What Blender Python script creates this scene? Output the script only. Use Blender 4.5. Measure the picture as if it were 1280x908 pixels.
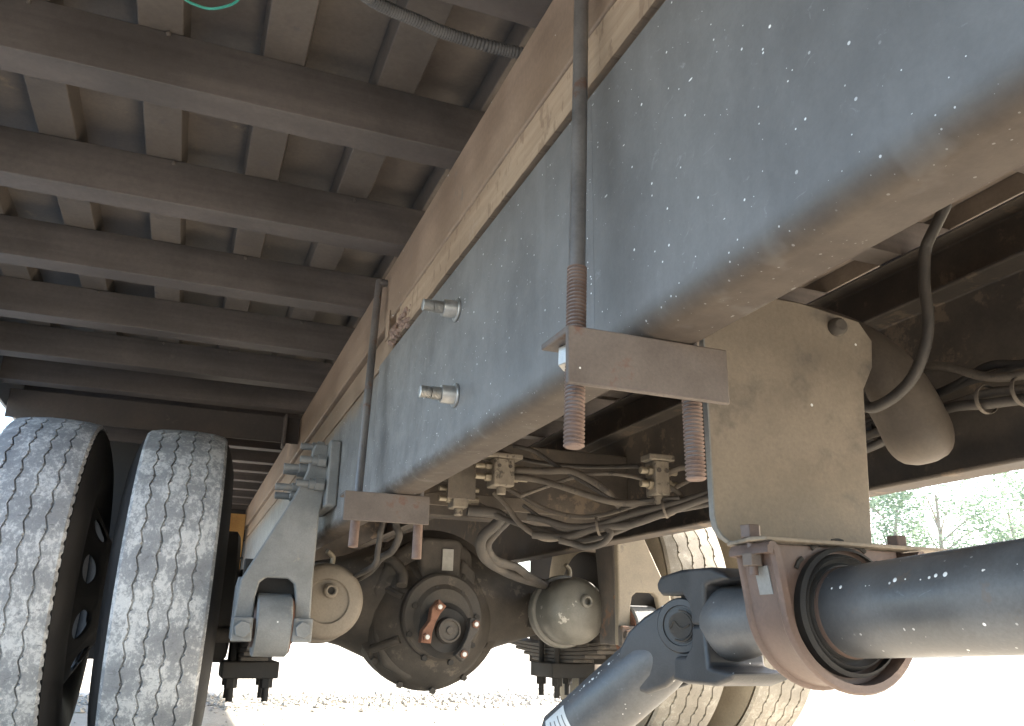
import bpy, bmesh, math, random
from mathutils import Vector, Matrix, noise as mnoise
random.seed(7)
PI = math.pi
scene = bpy.context.scene
for o in list(bpy.data.objects): bpy.data.objects.remove(o)
COL = scene.collection

# ------------------------------------------------------------------ camera
cam_data = bpy.data.cameras.new('camera'); cam = bpy.data.objects.new('camera', cam_data); COL.objects.link(cam)
cam_data.sensor_width = 36.0; cam_data.lens = 1013.74 / 1280 * 36
cam_data.clip_start = 0.02; cam_data.clip_end = 1500
R3 = Matrix(((0.93008033, -0.1319023, -0.34285909), (-0.36691738, -0.28794943, -0.88456586), (0.0179502, 0.94851827, -0.31621335)))
cam.matrix_world = Matrix.Translation((0, 0, 0.42)) @ R3.to_4x4()
scene.camera = cam
scene.render.resolution_x = 1024; scene.render.resolution_y = 726

# ------------------------------------------------------------------ sky, sun, exposure
SUN = Vector((0.83, 0.05, 0.53)).normalized()          # towards the sun
elev = math.asin(SUN.z); azim = math.atan2(SUN.x, SUN.y)
world = bpy.data.worlds.new('World'); scene.world = world; world.use_nodes = True
wn = world.node_tree.nodes; wl = world.node_tree.links
for n in list(wn): wn.remove(n)
wo = wn.new('ShaderNodeOutputWorld'); bg = wn.new('ShaderNodeBackground'); sk = wn.new('ShaderNodeTexSky')
sk.sky_type = 'NISHITA'; sk.sun_disc = False; sk.sun_elevation = elev; sk.sun_rotation = azim
sk.dust_density = 2.0; sk.air_density = 1.0
bg.inputs['Strength'].default_value = 0.14
wl.new(sk.outputs[0], bg.inputs[0]); wl.new(bg.outputs[0], wo.inputs[0])
sd = bpy.data.lights.new('sun', 'SUN'); sd.energy = 4.6; sd.angle = math.radians(0.53); sd.color = (1.0, 0.93, 0.83)
so = bpy.data.objects.new('sun', sd); COL.objects.link(so)
so.rotation_euler = SUN.to_track_quat('Z', 'Y').to_euler(); so.location = SUN * 30
vs = scene.view_settings
vs.view_transform = 'Standard'; vs.look = 'None'; vs.exposure = 2.55; vs.gamma = 1.0; vs.use_curve_mapping = False
scene.render.engine = 'CYCLES'
scene.cycles.max_bounces = 10; scene.cycles.diffuse_bounces = 7

# ------------------------------------------------------------------ materials
class NT:
    def __init__(s, name):
        s.m = bpy.data.materials.new(name); s.m.use_nodes = True
        s.t = s.m.node_tree; s.n = s.t.nodes; s.l = s.t.links
        s.b = s.n['Principled BSDF']
        g = s.n.new('ShaderNodeNewGeometry'); s.pos = g.outputs['Position']; s.nor = g.outputs['Normal']
    def link(s, a, b): s.l.new(a, b)
    def mapped(s, sc):
        v = s.n.new('ShaderNodeVectorMath'); v.operation = 'MULTIPLY'; s.link(s.pos, v.inputs[0]); v.inputs[1].default_value = sc
        return v.outputs[0]
    def noise(s, scale, detail=5, rough=.6, vec=None, dist=0):
        n = s.n.new('ShaderNodeTexNoise'); n.inputs['Scale'].default_value = scale
        n.inputs['Detail'].default_value = detail; n.inputs['Roughness'].default_value = rough; n.inputs['Distortion'].default_value = dist
        s.link(vec or s.pos, n.inputs['Vector']); return n.outputs['Fac']
    def step(s, fac, a, b, lo=0.0, hi=1.0):
        r = s.n.new('ShaderNodeMapRange'); r.interpolation_type = 'SMOOTHSTEP'
        s.link(fac, r.inputs[0]); r.inputs[1].default_value = a; r.inputs[2].default_value = b
        r.inputs[3].default_value = lo; r.inputs[4].default_value = hi; return r.outputs[0]
    def math(s, op, a, b):
        m = s.n.new('ShaderNodeMath'); m.operation = op
        for i, v in enumerate((a, b)):
            if isinstance(v, (int, float)): m.inputs[i].default_value = v
            else: s.link(v, m.inputs[i])
        return m.outputs[0]
    def mix(s, fac, a, b, blend='MIX'):
        x = s.n.new('ShaderNodeMix'); x.data_type = 'RGBA'; x.blend_type = blend
        for k, v in ((0, fac), (6, a), (7, b)):
            if isinstance(v, (int, float)): x.inputs[k].default_value = v
            elif isinstance(v, tuple): x.inputs[k].default_value = (*v, 1)
            else: s.link(v, x.inputs[k])
        return x.outputs[2]
    def sepz(s):
        x = s.n.new('ShaderNodeSeparateXYZ'); s.link(s.pos, x.inputs[0]); return x.outputs
    def specks(s, scale, keep, rad, vec=None):
        v = s.n.new('ShaderNodeTexVoronoi'); v.inputs['Scale'].default_value = scale; s.link(vec or s.pos, v.inputs['Vector'])
        c = s.n.new('ShaderNodeSeparateColor'); s.link(v.outputs['Color'], c.inputs[0])
        on = s.math('GREATER_THAN', c.outputs[0], keep)
        rr = s.math('MULTIPLY', s.math('POWER', c.outputs[1], 2.5), rad)
        rr = s.math('ADD', rr, rad * .25)
        return s.math('MULTIPLY', on, s.math('LESS_THAN', v.outputs['Distance'], rr))
    def bump(s, h, strength, dist=0.002, prev=None):
        b = s.n.new('ShaderNodeBump'); b.inputs['Strength'].default_value = strength; b.inputs['Distance'].default_value = dist
        s.link(h, b.inputs['Height'])
        if prev: s.link(prev, b.inputs['Normal'])
        return b.outputs[0]
    def done(s, col, rough, metal=0, normal=None, spec=None):
        if isinstance(col, tuple): s.b.inputs['Base Color'].default_value = (*col, 1)
        else: s.link(col, s.b.inputs['Base Color'])
        if isinstance(rough, (int, float)): s.b.inputs['Roughness'].default_value = rough
        else: s.link(rough, s.b.inputs['Roughness'])
        s.b.inputs['Metallic'].default_value = metal
        if spec is not None: s.b.inputs['Specular IOR Level'].default_value = spec
        if normal: s.link(normal, s.b.inputs['Normal'])
        return s.m

def mottled(name, c1, c2, scale=9, rough=.75, metal=0, patch=None, pscale=25, pth=.58, pw=.08, speck=0, bump=.25, streak=None, spec=None):
    t = NT(name)
    a = t.noise(scale, 6, .62)
    col = t.mix(t.step(a, .33, .67), c1, c2)
    fine = t.noise(scale * 22, 4, .7)
    col = t.mix(1.0, col, t.mix(fine, (.74, .74, .74), (1.22, 1.22, 1.22)), 'MULTIPLY')
    if streak:
        sv = t.noise(6, 4, .6, t.mapped(streak))
        col = t.mix(1.0, col, t.mix(t.step(sv, .3, .7), (.82, .82, .82), (1.15, 1.15, 1.15)), 'MULTIPLY')
    if patch:
        p = t.noise(pscale, 7, .68)
        col = t.mix(t.step(p, pth, pth + pw), col, patch)
    if speck:
        col = t.mix(t.specks(70, 1 - speck, .14), col, (.75, .75, .73))
    nrm = t.bump(fine, bump, .0015)
    r = t.step(a, .3, .7, max(rough - .12, .05), min(rough + .1, 1))
    return t.done(col, r, metal, nrm, spec)

def rail_paint():
    t = NT('rail_paint')
    a = t.noise(5, 6, .6); b = t.noise(30, 5, .65, t.mapped((1, 1, .6)))
    col = t.mix(t.step(a, .3, .7), (.142, .139, .139), (.178, .174, .173))
    fine = t.noise(260, 3, .7)
    col = t.mix(1.0, col, t.mix(t.step(b, .3, .7), (.93, .93, .93), (1.08, 1.08, 1.08)), 'MULTIPLY')
    col = t.mix(1.0, col, t.mix(fine, (.88, .88, .88), (1.12, 1.12, 1.12)), 'MULTIPLY')
    sc = t.noise(60, 6, .75, t.mapped((1, .8, 1)), 1.2)
    col = t.mix(t.step(sc, .60, .76, 0, .5), col, (.42, .43, .44))
    X, Y, Z = t.sepz()
    hz = t.noise(11, 7, .72); hz2 = t.noise(90, 5, .75, None, .8)
    col = t.mix(t.math('MULTIPLY', t.step(t.math('ADD', hz, t.math('MULTIPLY', hz2, .5)), .55, .95), t.step(Y, .65, 1.7, .08, .6)), col, (.31, .305, .297))
    scr = t.noise(55, 4, .6, t.mapped((1, .22, 1.6)), .6)
    col = t.mix(t.step(scr, .72, .76, 0, .3), col, (.36, .365, .37))
    # road dust along the lower edge and flange, darkened to offset strong ground bounce
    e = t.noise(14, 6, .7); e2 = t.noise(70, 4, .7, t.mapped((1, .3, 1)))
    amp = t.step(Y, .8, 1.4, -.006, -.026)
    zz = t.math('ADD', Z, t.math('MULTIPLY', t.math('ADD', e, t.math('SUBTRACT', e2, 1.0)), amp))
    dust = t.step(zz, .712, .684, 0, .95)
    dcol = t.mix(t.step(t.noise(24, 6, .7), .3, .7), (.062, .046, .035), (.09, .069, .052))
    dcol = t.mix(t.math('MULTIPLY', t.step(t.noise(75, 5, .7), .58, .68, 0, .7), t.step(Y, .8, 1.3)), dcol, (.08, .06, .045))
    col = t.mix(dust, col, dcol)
    up = t.math('MULTIPLY', t.step(t.math('ADD', Z, t.math('MULTIPLY', e, .12)), 1.0, 1.06), t.step(Y, 1.75, 1.95))
    col = t.mix(t.math('MULTIPLY', up, .8), col, (.26, .18, .115))
    dr = t.noise(22, 3, .5, t.mapped((1, 1, .12)))
    col = t.mix(t.step(dr, .6, .72, 0, .1), col, (.33, .33, .33))
    sp = t.specks(85, .4, .105); sp2 = t.specks(75, .45, .09, t.mapped((1, .42, 1.3))); sp3 = t.specks(170, .3, .15)
    s = t.math('MAXIMUM', sp, t.math('MAXIMUM', sp2, sp3))
    s = t.math('MULTIPLY', s, t.step(t.noise(5, 3, .6), .32, .46))
    s = t.math('MULTIPLY', s, t.math('SUBTRACT', 1.0, t.math('MULTIPLY', dust, .9)))
    col = t.mix(s, col, (.85, .86, .86))
    n = t.bump(fine, .12, .001); n = t.bump(b, .1, .003, n)
    r = t.math('ADD', t.step(a, .3, .7, .42, .56), t.math('MULTIPLY', dust, .35))
    return t.done(col, r, 0, n, .5)

def tyre_mat(name, rub, d0, d1, d2, amt):
    t = NT(name)
    a = t.noise(9, 6, .65); b = t.noise(95, 8, .78, t.mapped((1, .7, .7)), .2); c = t.noise(240, 4, .75)
    col = t.mix(t.step(a, .32, .68), d0, d1)
    ck = t.noise(60, 3, .6, t.mapped((.35, 2.2, 2.2)))
    bb = t.math('ADD', b, t.math('MULTIPLY', t.math('SUBTRACT', a, .5), .9))
    col = t.mix(t.step(bb, amt, amt + .16, 0, .85), col, d2)
    col = t.mix(t.step(bb, .36, .24, 0, .5), col, rub)
    col = t.mix(t.step(ck, .66, .70, 0, .55), col, rub)
    col = t.mix(1.0, col, t.mix(c, (.72, .72, .72), (1.25, 1.25, 1.25)), 'MULTIPLY')
    n = t.bump(c, .5, .0015); n = t.bump(b, .45, .003, n)
    return t.done(col, .82, 0, n, .3)

def ground_mat():
    t = NT('ground')
    a = t.noise(1.1, 7, .65); b = t.noise(35, 6, .7)
    col = t.mix(t.step(a, .3, .7), (.47, .425, .35), (.56, .52, .45))
    col = t.mix(1.0, col, t.mix(b, (.7, .7, .7), (1.25, 1.25, 1.25)), 'MULTIPLY')
    return t.done(col, .95, 0, t.bump(b, .5, .02), .2)

def wood_mat():
    t = NT('sawn_wood')
    g = t.noise(38, 6, .7, t.mapped((1, .06, 1)))
    cut = t.noise(75, 3, .6, t.mapped((.2, 1, .35)))
    col = t.mix(t.step(g, .3, .7), (.31, .23, .165), (.44, .34, .25))
    col = t.mix(t.step(cut, .56, .64, 0, .5), col, (.2, .14, .1))
    p = t.noise(16, 6, .7); col = t.mix(t.step(p, .58, .7, 0, .6), col, (.40, .33, .27))
    return t.done(col, .9, 0, t.bump(cut, .6, .004, t.bump(g, .4, .003)), .15)

def shaft_mat():
    t = NT('shaft_paint')
    a = t.noise(9, 6, .6); fine = t.noise(220, 4, .7)
    col = t.mix(t.step(a, .3, .7), (.066, .068, .072), (.112, .114, .118))
    col = t.mix(1.0, col, t.mix(fine, (.7, .7, .7), (1.3, 1.3, 1.3)), 'MULTIPLY')
    sc = t.noise(38, 6, .75, t.mapped((1, .5, 1)), 1.5)
    col = t.mix(t.step(sc, .6, .72, 0, .5), col, (.2, .21, .22))
    pt = t.noise(17, 6, .7); col = t.mix(t.step(pt, .62, .7, 0, .55), col, (.13, .10, .08))
    s = t.math('MAXIMUM', t.specks(90, .35, .14), t.specks(60, .5, .11, t.mapped((1, 1, .35))))
    col = t.mix(t.math('MULTIPLY', s, t.step(t.noise(7, 3, .6), .42, .6)), col, (.8, .8, .8))
    return t.done(col, t.step(a, .3, .7, .34, .5), 0, t.bump(fine, .15, .001), .55)

def leaf_mat():
    t = NT('leaves'); a = t.noise(.9, 4, .6)
    col = t.mix(t.step(a, .3, .7), (.2, .28, .19), (.31, .38, .28))  # greens paled to carry overexposure glare in the leaf colour
    t.done(col, .6)
    t.b.inputs['Subsurface Weight'].default_value = 0
    tr = t.n.new('ShaderNodeBsdfTranslucent'); t.link(col, tr.inputs[0])
    ms = t.n.new('ShaderNodeMixShader'); ms.inputs[0].default_value = .35
    t.link(t.b.outputs[0], ms.inputs[1]); t.link(tr.outputs[0], ms.inputs[2])
    t.link(ms.outputs[0], t.n['Material Output'].inputs[0]); return t.m

def plain(name, c, rough=.6, metal=0):
    return mottled(name, c, tuple(v * 1.25 for v in c), 14, rough, metal)

M = dict(
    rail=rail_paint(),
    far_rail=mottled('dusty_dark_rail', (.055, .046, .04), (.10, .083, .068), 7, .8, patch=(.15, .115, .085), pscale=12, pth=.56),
    cross=mottled('dusty_bed_steel', (.092, .077, .068), (.135, .113, .1), 4, .7, patch=(.15, .127, .108), pscale=7, pth=.66, streak=(.25, 1, 5)),
    panel=mottled('grimy_panel', (.06, .05, .045), (.09, .074, .064), 5, .8, patch=(.16, .135, .11), pscale=9, pth=.62),
    stringer=mottled('floor_stringer_steel', (.125, .102, .084), (.175, .144, .118), 5, .7, patch=(.12, .1, .09), pscale=16, pth=.6),
    floor=mottled('stained_floor_sheet', (.13, .106, .09), (.2, .165, .135), 5, .6, patch=(.27, .215, .15), pscale=9, pth=.6, pw=.12),
    sill=mottled('tan_sill_steel', (.235, .17, .122), (.31, .23, .168), 6, .62, patch=(.2, .175, .15), pscale=8, pth=.6, speck=.05, streak=(1, .2, 2)),
    wood=wood_mat(),
    clod=mottled('crumbled_dirt', (.26, .18, .15), (.36, .26, .21), 60, .95, bump=.8),
    bracket=mottled('clamp_angle_steel', (.105, .083, .07), (.155, .126, .108), 14, .65, patch=(.15, .085, .062), pscale=14, pth=.62, speck=.04),
    rod=mottled('rod_steel', (.13, .12, .115), (.19, .175, .165), 12, .45, .35, patch=(.16, .1, .075), pscale=18, pth=.57),
    thread=mottled('rusty_thread', (.16, .105, .085), (.24, .17, .14), 30, .7, .2, bump=.4),
    zinc=mottled('zinc_bolt', (.42, .41, .39), (.58, .57, .55), 40, .38, .75, patch=(.2, .17, .13), pscale=60, pth=.6),
    cast=mottled('dusty_grey_casting', (.16, .165, .165), (.23, .232, .228), 10, .62, patch=(.27, .25, .22), pscale=14, pth=.6, speck=.05, bump=.5),
    darkiron=mottled('grimy_iron', (.058, .05, .043), (.105, .09, .076), 8, .75, patch=(.15, .126, .102), pscale=12, pth=.58, bump=.5),
    silhouette=mottled('silhouette_black', (.03, .027, .025), (.05, .045, .04), 10, .8),  # one near-black colour for parts kept as dark silhouettes
    rust=mottled('bright_rust', (.17, .075, .045), (.25, .125, .08), 40, .8, bump=.6),
    strap=mottled('rust_brown_strap', (.105, .07, .057), (.15, .102, .083), 9, .55, patch=(.22, .155, .12), pscale=16, pth=.62, speck=.06),
    pipe=mottled('dusty_pipe', (.085, .069, .055), (.135, .11, .087), 8, .75, patch=(.09, .075, .06), pscale=18, pth=.6),
    creamcast=mottled('bounce_lit_dusty_casting', (.21, .178, .135), (.275, .235, .18), 8, .8, patch=(.16, .14, .115), pscale=14, pth=.6),  # dusty casting with warm ground bounce painted into its cream tone
    farcast=mottled('brown_shadowed_casting', (.06, .056, .053), (.125, .105, .09), 8, .7, patch=(.17, .1, .065), pscale=9, pth=.58),  # darker copy of the casting, shade put into its colour
    plate=mottled('dusty_bracket_plate', (.19, .158, .122), (.265, .222, .172), 7, .75, patch=(.095, .085, .075), pscale=8, pth=.5, pw=.25, speck=.03),
    shaft=shaft_mat(),
    yoke=mottled('dark_yoke_paint', (.028, .029, .032), (.052, .053, .057), 12, .5, patch=(.13, .11, .09), pscale=15, pth=.63, speck=.1),
    rubber=mottled('black_rubber', (.022, .021, .021), (.04, .037, .034), 20, .75),
    hose=mottled('dusty_hose', (.095, .08, .066), (.16, .135, .108), 14, .75, patch=(.07, .06, .052), pscale=24, pth=.56),
    darkhose=mottled('dark_hose', (.035, .031, .028), (.075, .065, .056), 14, .7),
    conduit=mottled('ribbed_conduit', (.10, .095, .09), (.155, .145, .135), 18, .6),
    valve=mottled('dusty_valve', (.20, .17, .135), (.30, .26, .205), 26, .8, patch=(.1, .085, .07), pscale=40, pth=.55, bump=.8),
    brass=mottled('dull_fitting', (.22, .185, .135), (.33, .285, .215), 40, .5, .4),
    chamber=mottled('tan_chamber_paint', (.165, .138, .108), (.225, .19, .15), 8, .7, patch=(.12, .1, .08), pscale=10, pth=.57),
    chamber2=mottled('flaked_chamber_paint', (.12, .116, .10), (.175, .165, .145), 9, .5, patch=(.36, .34, .3), pscale=13, pth=.62, pw=.03),
    tyreL=tyre_mat('dusty_tread', (.15, .152, .157), (.30, .303, .31), (.42, .422, .428), (.74, .73, .71), .47),
    tyreR=tyre_mat('warm_lit_dusty_tread', (.13, .118, .10), (.27, .245, .205), (.35, .32, .27), (.46, .43, .37), .52),  # dust tinted cream, warm sun and ground bounce painted in
    sidewall=mottled('dark_sidewall', (.022, .020, .02), (.04, .036, .034), 7, .75),
    sidewallR=mottled('warm_lit_dusty_sidewall', (.24, .205, .155), (.32, .28, .215), 6, .85),  # pale dusty copy of the sidewall with bounce light in its colour
    rim=mottled('dusty_rim', (.30, .26, .225), (.40, .35, .3), 9, .6),
    ground=ground_mat(),
    stone=mottled('gravel', (.36, .33, .28), (.54, .50, .43), 6, .95),
    orange=mottled('orange_panel', (.55, .28, .08), (.62, .36, .12), 6, .6),
    teal=mottled('green_wire', (.04, .28, .21), (.07, .42, .32), 20, .4),
    sticker=mottled('white_sticker', (.62, .62, .6), (.72, .72, .7), 30, .6),
    sticker_ink=mottled('sticker_print', (.14, .14, .14), (.2, .2, .2), 30, .6),
    dot=mottled('white_paint_dot', (.8, .8, .79), (.86, .86, .85), 30, .5),
    tag=mottled('aluminium_tag', (.36, .35, .32), (.46, .45, .42), 40, .5, .4),
    bluebit=mottled('skirt_paint', (.16, .18, .21), (.21, .23, .26), 6, .45),
    wall=mottled('shade_board_paint', (.62, .62, .6), (.7, .7, .68), 2, .5),
    bark=mottled('bark', (.3, .27, .23), (.38, .34, .3), 5, .9),  # bark lightened so trunks fade into the same painted glare
    leaf=leaf_mat(),
)

# ------------------------------------------------------------------ mesh helpers
def frame_of(d):
    d = Vector(d).normalized()
    a = Vector((0, 0, 1)) if abs(d.z) < .9 else Vector((1, 0, 0))
    u = d.cross(a).normalized(); v = d.cross(u).normalized()
    return d, u, v
class MB:
    def __init__(s): s.v = []; s.f = []
    def box(s, x0, x1, y0, y1, z0, z1):
        b = len(s.v)
        s.v += [(x0,y0,z0),(x1,y0,z0),(x1,y1,z0),(x0,y1,z0),(x0,y0,z1),(x1,y0,z1),(x1,y1,z1),(x0,y1,z1)]
        s.f += [tuple(b + i for i in q) for q in ((0,3,2,1),(4,5,6,7),(0,1,5,4),(1,2,6,5),(2,3,7,6),(3,0,4,7))]
        return s
    def prism(s, poly, axis, a0, a1):
        """poly in the two remaining axes (in x,y,z order)"""
        b = len(s.v); n = len(poly)
        def P(p, a):
            return {'x': (a, p[0], p[1]), 'y': (p[0], a, p[1]), 'z': (p[0], p[1], a)}[axis]
        s.v += [P(p, a0) for p in poly] + [P(p, a1) for p in poly]
        s.f += [tuple(range(b, b + n)), tuple(range(b + 2 * n - 1, b + n - 1, -1))]
        s.f += [(b + i, b + n + i, b + n + (i + 1) % n, b + (i + 1) % n) for i in range(n)]
        return s
    def lathe(s, prof, p0, d, n=40, ph=0.0):
        """prof: (r, t) along d from p0"""
        d, u, v = frame_of(d); p0 = Vector(p0); rings = []
        for r, t in prof:
            if r < 1e-6: s.v.append(tuple(p0 + d * t)); rings.append([len(s.v) - 1])
            else:
                b = len(s.v)
                for k in range(n):
                    a = ph + 2 * PI * k / n
                    s.v.append(tuple(p0 + d * t + u * (r * math.cos(a)) + v * (r * math.sin(a))))
                rings.append(list(range(b, b + n)))
        for A, B in zip(rings, rings[1:]):
            for k in range(n):
                k2 = (k + 1) % n
                if len(A) == 1 and len(B) == 1: continue
                if len(A) == 1: s.f.append((A[0], B[k2], B[k]))
                elif len(B) == 1: s.f.append((A[k], A[k2], B[0]))
                else: s.f.append((A[k], A[k2], B[k2], B[k]))
        return s
    def cyl(s, p0, p1, r, n=24, ph=0.0, r1=None):
        d = Vector(p1) - Vector(p0); L = d.length; r1 = r if r1 is None else r1
        return s.lathe([(0, 0), (r, 0), (r1, L), (0, L)], p0, d, n, ph)
    def hexa(s, p0, p1, r): return s.cyl(p0, p1, r, 6, .3)
    def tube(s, pts, r, n=12, sub=6, rfun=None, caps=True):
        P = [Vector(p) for p in pts]; path = []
        for i in range(len(P) - 1):
            a = P[max(i - 1, 0)]; b = P[i]; c = P[i + 1]; e = P[min(i + 2, len(P) - 1)]
            for k in range(sub):
                t = k / sub
                path.append(.5 * ((2 * b) + (c - a) * t + (2 * a - 5 * b + 4 * c - e) * t * t + (3 * b - a - 3 * c + e) * t ** 3))
        path.append(P[-1]); up = None; rings = []
        for i, p in enumerate(path):
            tg = (path[min(i + 1, len(path) - 1)] - path[max(i - 1, 0)]).normalized()
            if up is None: up = frame_of(tg)[1]
            up = (up - tg * up.dot(tg)).normalized(); w = tg.cross(up)
            rr = r if rfun is None else rfun(i / (len(path) - 1), i)
            b = len(s.v)
            for k in range(n):
                a = 2 * PI * k / n; s.v.append(tuple(p + up * (rr * math.cos(a)) + w * (rr * math.sin(a))))
            rings.append(b)
        for A, B in zip(rings, rings[1:]):
            for k in range(n): s.f.append((A + k, A + (k + 1) % n, B + (k + 1) % n, B + k))
        if caps:
            s.f.append(tuple(rings[0] + k for k in reversed(range(n)))); s.f.append(tuple(rings[-1] + k for k in range(n)))
        return s
    def sweep(s, path, prof, axis_y=True):
        """path: (x,z) points; prof: (n,y) offsets, n along the outward normal; swept in the XZ plane"""
        b = len(s.v); m = len(prof)
        for i, p in enumerate(path):
            q0 = path[max(i - 1, 0)]; q1 = path[min(i + 1, len(path) - 1)]
            tx, tz = q1[0] - q0[0], q1[1] - q0[1]; L = math.hypot(tx, tz); nx, nz = tz / L, -tx / L
            for a, y in prof: s.v.append((p[0] - nx * -a, y, p[1] - nz * -a))
        for i in range(len(path) - 1):
            for k in range(m):
                s.f.append((b + i * m + k, b + i * m + (k + 1) % m, b + (i + 1) * m + (k + 1) % m, b + (i + 1) * m + k))
        s.f.append(tuple(b + k for k in range(m))); e = b + (len(path) - 1) * m
        s.f.append(tuple(e + k for k in reversed(range(m))))
        return s
    def build(s, name, mat, parent=None, bevel=0, angle=35, segs=2):
        me = bpy.data.meshes.new(name); me.from_pydata(s.v, [], s.f); me.update()
        bm = bmesh.new(); bm.from_mesh(me); bmesh.ops.recalc_face_normals(bm, faces=bm.faces)
        th = math.radians(angle)
        for f in bm.faces: f.smooth = True
        for e in bm.edges:
            e.smooth = len(e.link_faces) == 2 and e.calc_face_angle(0) < th
        bm.to_mesh(me); bm.free()
        me.materials.append(M[mat])
        o = bpy.data.objects.new(name, me); COL.objects.link(o)
        if parent: attach(o, parent)
        if bevel:
            md = o.modifiers.new('bevel', 'BEVEL'); md.width = bevel; md.segments = segs; md.limit_method = 'ANGLE'; md.angle_limit = math.radians(40)
            md.harden_normals = False
        return o
def attach(o, parent):
    base = Vector((0, 0, 0)); p = parent
    while p: base += p.location; p = p.parent
    o.parent = parent; o.location = -base
def thing(name, label, cat, loc=(0, 0, 0), group=None):
    o = bpy.data.objects.new(name, None); COL.objects.link(o); o.location = loc; o.empty_display_size = .05
    return tag(o, label, cat, group)
def tag(o, label, cat=None, group=None, kind=None):
    if label: o['label'] = label
    if cat: o['category'] = cat
    if group: o['group'] = group
    if kind: o['kind'] = kind
    return o
def mirror(mb, cx=.79):
    m = MB(); m.v = [(2 * cx - x, y, z) for x, y, z in mb.v]; m.f = [tuple(reversed(f)) for f in mb.f]; return m
def arc(cx, cz, r, a0, a1, n): return [(cx + r * math.cos(math.radians(a0 + (a1 - a0) * i / n)), cz + r * math.sin(math.radians(a0 + (a1 - a0) * i / n))) for i in range(n + 1)]

# ------------------------------------------------------------------ setting: ground, gravel
g = MB(); g.v = [(-400, -400, 0), (400, -400, 0), (400, 400, 0), (-400, 400, 0)]; g.f = [(0, 1, 2, 3)]
tag(g.build('ground', 'ground'), None, None, None, 'structure')
s = MB(); rnd = random.Random(3)
def stone(x, y, r):
    b = len(s.v); q = [(-1,0,0),(1,0,0),(0,-1,0),(0,1,0),(0,0,-.5),(0,0,.8)]
    rot = rnd.random() * 6.28
    for vx, vy, vz in q:
        k = r * rnd.uniform(.65, 1.25); xx = vx * math.cos(rot) - vy * math.sin(rot); yy = vx * math.sin(rot) + vy * math.cos(rot)
        s.v.append((x + xx * k, y + yy * k, max(.0, .25 * r + vz * k * .8)))
    s.f.extend(tuple(b + i for i in t) for t in ((0,2,5),(2,1,5),(1,3,5),(3,0,5),(2,0,4),(1,2,4),(3,1,4),(0,3,4)))
for i in range(2600):
    y = rnd.gauss(5.5, .28); x = rnd.uniform(-1.5, 3.2)
    stone(x, y, rnd.uniform(.008, .026))
for i in range(900): stone(rnd.uniform(-2, 4), rnd.uniform(3.6, 9), rnd.uniform(.004, .012))
tag(s.build('gravel', 'stone', angle=5), 'loose pale gravel scattered in a bank behind the axle', 'gravel', None, 'stuff')

# ------------------------------------------------------------------ cargo body
Y0, Y1 = -2.6, 6.5; XL, XR = -.69, 2.15  # body carried forward unseen, and its edge set, to shape light underneath
body = thing('cargo_body', 'dark dusty cargo body floor of steel crossmembers overhead', 'truck body', (.79, 2.6, 1.22))
MB().box(XL, XR, Y0, Y1, 1.362, 1.40).build('floor_panel', 'floor', body)
for i in range(-1, 13):
    x = -.37 + .19 * i
    h = .0
    MB().prism([(x, 1.316), (x + .067, 1.316), (x + .073, 1.3618), (x - .006, 1.3618)], 'y', Y0, Y1).build('floor_stringer', 'stringer', body, .002)
cms = [-2.37, -1.975, -1.58, -1.185, -.79, -.395, 0, .397, .792, 1.187, 1.583, 1.985, 2.385, 2.775, 3.12, 3.55, 3.90, 4.25, 4.52, 4.83, 5.15, 5.476, 5.805, 6.13]
web0 = None
for y in cms:
    if web0 is None:
        m = MB().prism([(0, 1.22), (.063, 1.22), (.063, 1.2255), (.0055, 1.2265), (.0055, 1.309), (.05, 1.310), (.05, 1.3155), (0, 1.3155)], 'x', XL + .01, XR - .01)
        web0 = m.build('crossmember', 'cross', body, .0018); c = web0
    else:
        c = web0.copy(); COL.objects.link(c)
    c.location = Vector((0, y, 0)) - body.location
    if 0 < y < 3.3:
        rr = random.Random(int(y * 100))
        for i in range(0, 4):
            x = -.37 + .19 * i + rr.uniform(.01, .055)
            if rr.random() < .45:
                w = MB().lathe([(0, -.003), (.003, -.001), (.004, .002), (.0025, .006), (0, .008)], (x, y - .001, 1.308 + rr.uniform(-.004, .002)), (rr.uniform(-1, 1), -.2, .5), 8)
                w.build('weld_bead', 'stringer', c); w = None
                ch = [o for o in c.children][-1]; ch.location = (0, -y, 0)
# long sills
def csec(x0, x1, z0, z1, t, left=True):
    if left: return [(x0, z0), (x1, z0), (x1, z0 + t), (x0 + t, z0 + t), (x0 + t, z1 - t), (x1, z1 - t), (x1, z1), (x0, z1)]
    return [(x1, z0), (x0, z0), (x0, z0 + t), (x1 - t, z0 + t), (x1 - t, z1 - t), (x0, z1 - t), (x0, z1), (x1, z1)]
tag(MB().prism(csec(.355, .41, 1.081, 1.2188, .007), 'y', Y0, Y1).build('long_sill', 'sill', body, .004, segs=3), 'tan rust-tinted long sill running above the grey rail')
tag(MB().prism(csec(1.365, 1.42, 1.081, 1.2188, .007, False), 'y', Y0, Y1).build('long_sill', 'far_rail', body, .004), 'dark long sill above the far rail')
# deep drop panel in front of the wheels and side rails
tag(MB().box(-.66, .354, 3.24, 3.25, 1.115, 1.2188).build('drop_panel', 'panel', body, .002), 'flat brown panel behind the tyre tops')
MB().box(.29, .30, 3.18, 3.24, 1.09, 1.2188).build('gusset', 'cross', body, .002)
for sx in (XL, XR - .012):
    MB().box(sx, sx + .012, Y0, Y1, 1.17, 1.361).build('side_rail', 'bluebit', body, .002)
for a in ((XL - .02, XL - .001, Y0, Y1), (XR + .001, XR + .02, Y0, Y1), (XL, XR, Y0 - .02, Y0 - .001), (XL, XR, Y1 + .001, Y1 + .02)):
    MB().box(*a, 1.34, 1.95).build('shade_board', 'wall', body)  # unseen boards added above the floor to set the body's shadow

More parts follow.
